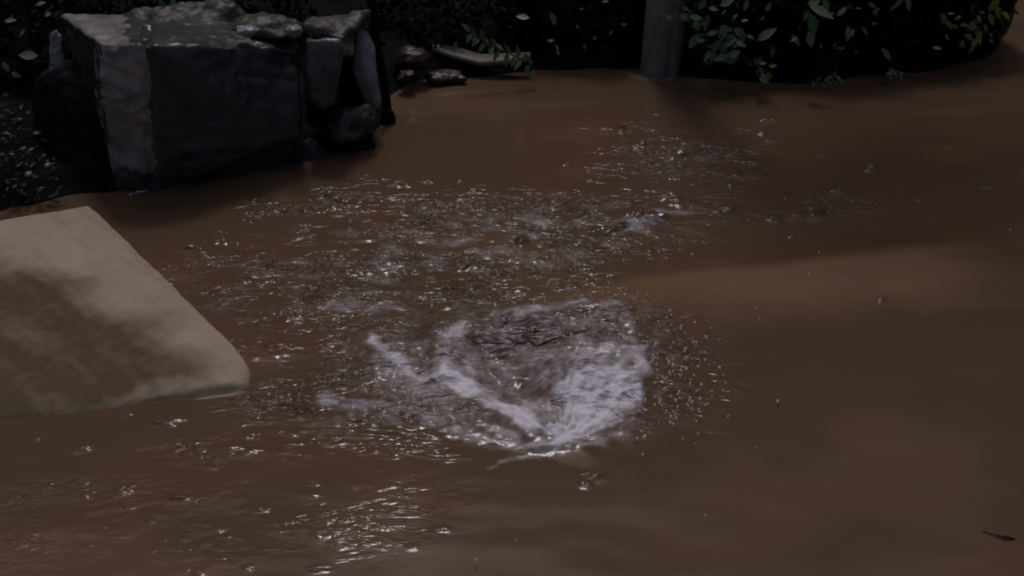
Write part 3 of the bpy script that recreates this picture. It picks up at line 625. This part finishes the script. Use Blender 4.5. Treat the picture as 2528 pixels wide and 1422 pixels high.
# behind: denser undergrowth that closes the view up the bank
undr = [(-1.9, 5.3), (-1.35, 5.2), (-.85, 5.15), (-.35, 5.35), (.1, 5.4), (.6, 5.45), (1.15, 5.35), (1.65, 5.45), (2.1, 5.6), (-2.5, 5.0)]
for i, (x_, y_) in enumerate(undr[:0]): pass
shrub("shrub", "black shrub behind the mossy rock on top of the boulder", (-1.25, 4.65, .30), (.42, .30, .42), 2200, 40, [(400, 10, 4.1, 26, 110, 1), (425, 8, 4.1, 34, 60, 1), (412, 22, 4.08, 22, 90, 1), (440, 14, 4.1, 20, 30, 1)], .01)
shrub("shrub", "dark shrub at the top left corner with one pale leaf", (-1.95, 4.35, .26), (.42, .36, .44), 2400, 41,
      [(68, 136, 3.75, 44, 175, 2), (25, 50, 3.9, 26, 10, 1), (100, 8, 3.9, 24, 20, 1), (40, 185, 3.75, 22, -30, 1), (15, 165, 3.8, 24, -60, 1), (95, 160, 3.72, 18, -50, 0)], .015)
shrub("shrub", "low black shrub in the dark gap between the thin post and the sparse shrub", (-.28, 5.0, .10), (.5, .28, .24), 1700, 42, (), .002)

# sprigs in front of the bank
def sprig(label, path, Yd, n, L, mk, seed, z_up=.0):
    rnd = random.Random(seed); pts = [PD(a, b, Yd) for a, b in path]
    b0 = Vector(pts[0]); t_ = empty("leafy_sprig", b0); tag(t_, label, "sprig")
    v_, f_ = tube(pts, [.004]+[.003]*(len(pts)-2)+[.0015], 6); mesh_obj("stem", v_, f_, M['stem'], t_)
    vs, fs, mi = [], [], []
    for i in range(n):
        t = (i+.5)/n*(len(pts)-1); k = min(int(t), len(pts)-2); p = lerp(pts[k], pts[k+1], t-k)
        ax = (pts[k+1]-pts[k]).normalized(); side = 1 if i % 2 else -1
        d = ax*.5+Vector((rnd.uniform(-.4, .4), -.4, side*.8+rnd.uniform(-.3, .3)))
        leaf(vs, fs, mi, p, d, Vector((0, -.6, 1)), L*rnd.uniform(.7, 1.2), L*.42, mk if rnd.random() < .75 else 1)
    mesh_obj("leaves", vs, fs, [M[k] for k in LM], t_, True, mi)
sprig("grey green sprig arching over the pale driftwood plank to the water", [(1325, 172), (1290, 148), (1250, 128), (1210, 112), (1175, 90), (1160, 78)], 4.5, 22, .055, 1, 50)
sprig("small dull sprig trailing in the water below the two broad leaves", [(2000, 200), (2030, 204), (2050, 195), (2065, 185)], 4.47, 9, .035, 1, 51)
sprig("tiny dull sprig at the waterline below the pale drooping leaf", [(2190, 188), (2210, 182), (2228, 186)], 4.52, 5, .03, 1, 52)

# pale plank (driftwood) and reddish stones on the little beach
pl = [PD(1068, 122, 4.72), PD(1125, 135, 4.70), PD(1185, 152, 4.66), PD(1260, 148, 4.64), PD(1310, 142, 4.64)]
vs, fs = [], []
for k, p in enumerate(pl):
    hw = [.020, .055, .050, .040, .02][k]
    for dy, dz in ((-hw, 0), (-hw*.8, .018), (hw, .024), (hw, -.004)): vs.append(p+Vector((0, dy, dz-.006)))
for k in range(4):
    for j in range(4): fs.append((k*4+j, k*4+(j+1) % 4, k*4+4+(j+1) % 4, k*4+4+j))
fs += [(3, 2, 1, 0), (16, 17, 18, 19)]
plank = mesh_obj("driftwood_plank", vs, fs, M['plank'], None)
tag(plank, "pale curved driftwood plank lying on the far bank under the sprig", "plank")
thing_rock("clay_stone", "reddish brown stone at the far bank, left end of the plank", "stone", lump(1015, 150, 4.55, 50, 32, .10, 24, 31), M['brown_rock'], amp=.015, scale=10, seed=31)
thing_rock("clay_stone", "small reddish stone by the water just right of the thin black post", "stone", lump(1000, 185, 4.42, 24, 16, .05, 20, 32), M['brown_rock'], voxel=.006, amp=.008, scale=16, seed=32)
thing_rock("clay_stone", "low reddish stone half buried in mud in front of the plank", "stone", lump(1100, 190, 4.55, 60, 14, .08, 20, 33), M['brown_rock'], amp=.01, scale=12, seed=33)

# grey trunk
tb = P(1630, 176); tr = empty("tree", tb); tag(tr, "smooth grey tree trunk rising out of the floodwater in front of the shrubs", "tree")
rr_ = .085
segs = 40; rows = [(-.25, 1.04), (0, 1.03), (.03, 1.02), (.08, 1.01), (.16, 1.0), (.3, .98), (.5, .97), (.8, .95), (1.4, .9), (2.2, .8), (3.4, .6)]
vs, fs = [], []
for z, s in rows:
    for k in range(segs):
        a = 2*math.pi*k/segs
        r_ = rr_*s*(1+.05*math.sin(3*a+z*2)+.03*mn.noise(Vector((math.cos(a)*2, math.sin(a)*2, z*3))))
        da = (a-R(290)+math.pi) % (2*math.pi)-math.pi
        r_ *= 1-.38*math.exp(-(da/.20)**2)*max(0, 1-max(z, 0)/.22)                # split at the foot
        vs.append(tb+Vector((r_*math.cos(a)+.02*z, r_*math.sin(a)+.05*z, z)))
for i in range(len(rows)-1):
    for k in range(segs): fs.append((i*segs+k, i*segs+(k+1) % segs, (i+1)*segs+(k+1) % segs, (i+1)*segs+k))
mesh_obj("trunk", vs, fs, M['post'], tr)

# the tree's unseen top, shaped to shade the far right water: limbs and leaf sprays
rnd = random.Random(77); topz = tb+Vector((.02*3.4, .05*3.4, 3.4)); cvs, cfs, cmi = [], [], []
for k in range(9):
    a = rnd.uniform(-1.3, 1.5); L_ = rnd.uniform(1.0, 2.2); st_ = tb+Vector((.05, .13, rnd.uniform(2.4, 3.3)))
    e = st_+Vector((math.cos(a)*L_*1.0+.3, math.sin(a)*L_*.5+.35, rnd.uniform(.2, .8)))
    mid = lerp(st_, e, .5)+Vector((0, 0, .15)); v_, f_ = tube([st_, mid, e], [.03, .018, .006], 8)
    mesh_obj("limb", v_, f_, M['post'], tr)
    for q in range(95):
        t = rnd.uniform(.25, 1.1); p = lerp(st_, e, t)+Vector((rnd.gauss(0, .28), rnd.gauss(0, .22), rnd.gauss(.05, .16)))
        leaf(cvs, cfs, cmi, p, rdir(rnd, -.8, .2), Vector((rnd.uniform(-.5, .5), rnd.uniform(-.5, .5), 1)), rnd.uniform(.07, .13), rnd.uniform(.03, .055), 1)
mesh_obj("shade_crown", cvs, cfs, [M[k] for k in LM], tr, True, cmi)

# litter and pebbles on the left bank
rnd = random.Random(5); vs, fs, mi = [], [], []
for i in range(300):
    px = rnd.uniform(-60, 190); py = rnd.uniform(230, 500)
    if px > 62+(py-230)*.42: continue
    g = P(px, py); z = ground_z(g.x, g.y)+.004
    p = P(px, py, z); 
    if z < .01: continue
    leaf(vs, fs, mi, p, rdir(rnd, -.1, .3), Vector((rnd.uniform(-.5, .5), rnd.uniform(-.5, .5), 1)), rnd.uniform(.012, .034), rnd.uniform(.007, .014), 0)
o = mesh_obj("leaf_litter", vs, fs, M['litter'], None, True, mi); tag(o, "dead leaves scattered over the dark left bank", "leaf litter", kind="stuff")
PB = [(30, 390, 16, "red brown pebble at the left edge of the bank"), (72, 430, 12, "pale pebble in the leaf litter below the red brown pebble"), (118, 408, 9, "tiny shiny pebble beside the boulder's black hollow"), (60, 462, 12, "flat dull pebble near the slab's top edge"), (48, 300, 14, "grey pebble high on the left bank"), (90, 330, 15, "rounded brown pebble against the boulder's left side")]
for i, (a, b_, s, lab) in enumerate(PB):
    g = P(a, b_); z = ground_z(g.x, g.y); g = P(a, b_, z); 
    thing_rock("pebble", lab, "pebble", lump(a, b_, g.y, s, s*.7, .02, 16, 60+i), [M['brown_rock'], M['rock_pale'], M['rock_pale'], M['moss'], M['rock'], M['brown_rock']][i], "pebbles on the left bank", voxel=.005, amp=.004, scale=18, fine=.001, seed=60+i)

# floating twig and spray
pts = [P(2425, 1312, -.003), P(2455, 1318, .001), P(2480, 1325, .003), P(2505, 1330, -.002)]
v_, f_ = tube(pts, [.001, .0018, .0034, .0015], 7); o = mesh_obj("floating_twig", v_, f_, M['twig'], None); tag(o, "short dark twig floating near the lower right corner", "twig")

ico_v, ico_f = [], []
bm = bmesh.new(); bmesh.ops.create_icosphere(bm, subdivisions=1, radius=1)
ico_v = [v_.co.copy() for v_ in bm.verts]; ico_f = [tuple(v_.index for v_ in f.verts) for f in bm.faces]; bm.free()
vs, fs = [], []
def drop(px, py, h, r_, el_=1.0, tilt=0):
    d = P(px, py, h); o_ = len(vs); rot = Matrix.Rotation(tilt, 3, 'Y')
    for c in ico_v: vs.append(d+rot @ Vector((c.x*r_, c.y*r_, c.z*r_*el_)))
    fs.extend([tuple(k+o_ for k in f) for f in ico_f])
rnd = random.Random(9)
for (cx, cy, sx, sy, n) in [(1640, 900, 55, 50, 42), (1560, 790, 80, 25, 26), (1690, 970, 50, 60, 30), (1450, 840, 100, 50, 20), (1580, 1000, 50, 50, 14), (1300, 760, 180, 40, 16), (1200, 600, 230, 60, 26), (1250, 830, 60, 30, 12), (900, 700, 260, 120, 22), (1750, 600, 260, 150, 10), (980, 950, 120, 60, 14)]:
    for _ in range(int(n*1.7)):
        px, py = rnd.gauss(cx, sx), rnd.gauss(cy, sy); st = rnd.random()
        drop(px, py, rnd.uniform(.03, .11) if cx > 1400 else rnd.uniform(.012, .04), rnd.uniform(.0013, .0040), 1+1.2*(st > .8), rnd.uniform(-.6, .6))
for (px, py, r_) in [(1920, 990, .0042), (1175, 1381, .0028), (1273, 1333, .0022), (1740, 1271, .0022), (1804, 705, .0026), (1672, 343, .0055), (1587, 1122, .003), (1573, 1082, .0035), (1786, 925, .0026), (1757, 966, .0028), (1938, 490, .0035), (1660, 583, .004), (1801, 457, .004), (1502, 697, .003), (2494, 567, .0035), (1108, 1318, .002), (262, 1304, .002), (1375, 505, .004), (1240, 513, .004), (2073, 688, .003), (1997, 676, .004), (1570, 555, .005), (1585, 548, .005), (1558, 568, .005)]:
    drop(px, py, .012, r_, 1.0)
o = mesh_obj("spray", vs, fs, M['drop'], None); tag(o, "fine pale water droplets thrown up around the hydraulic jump", "spray", kind="stuff")
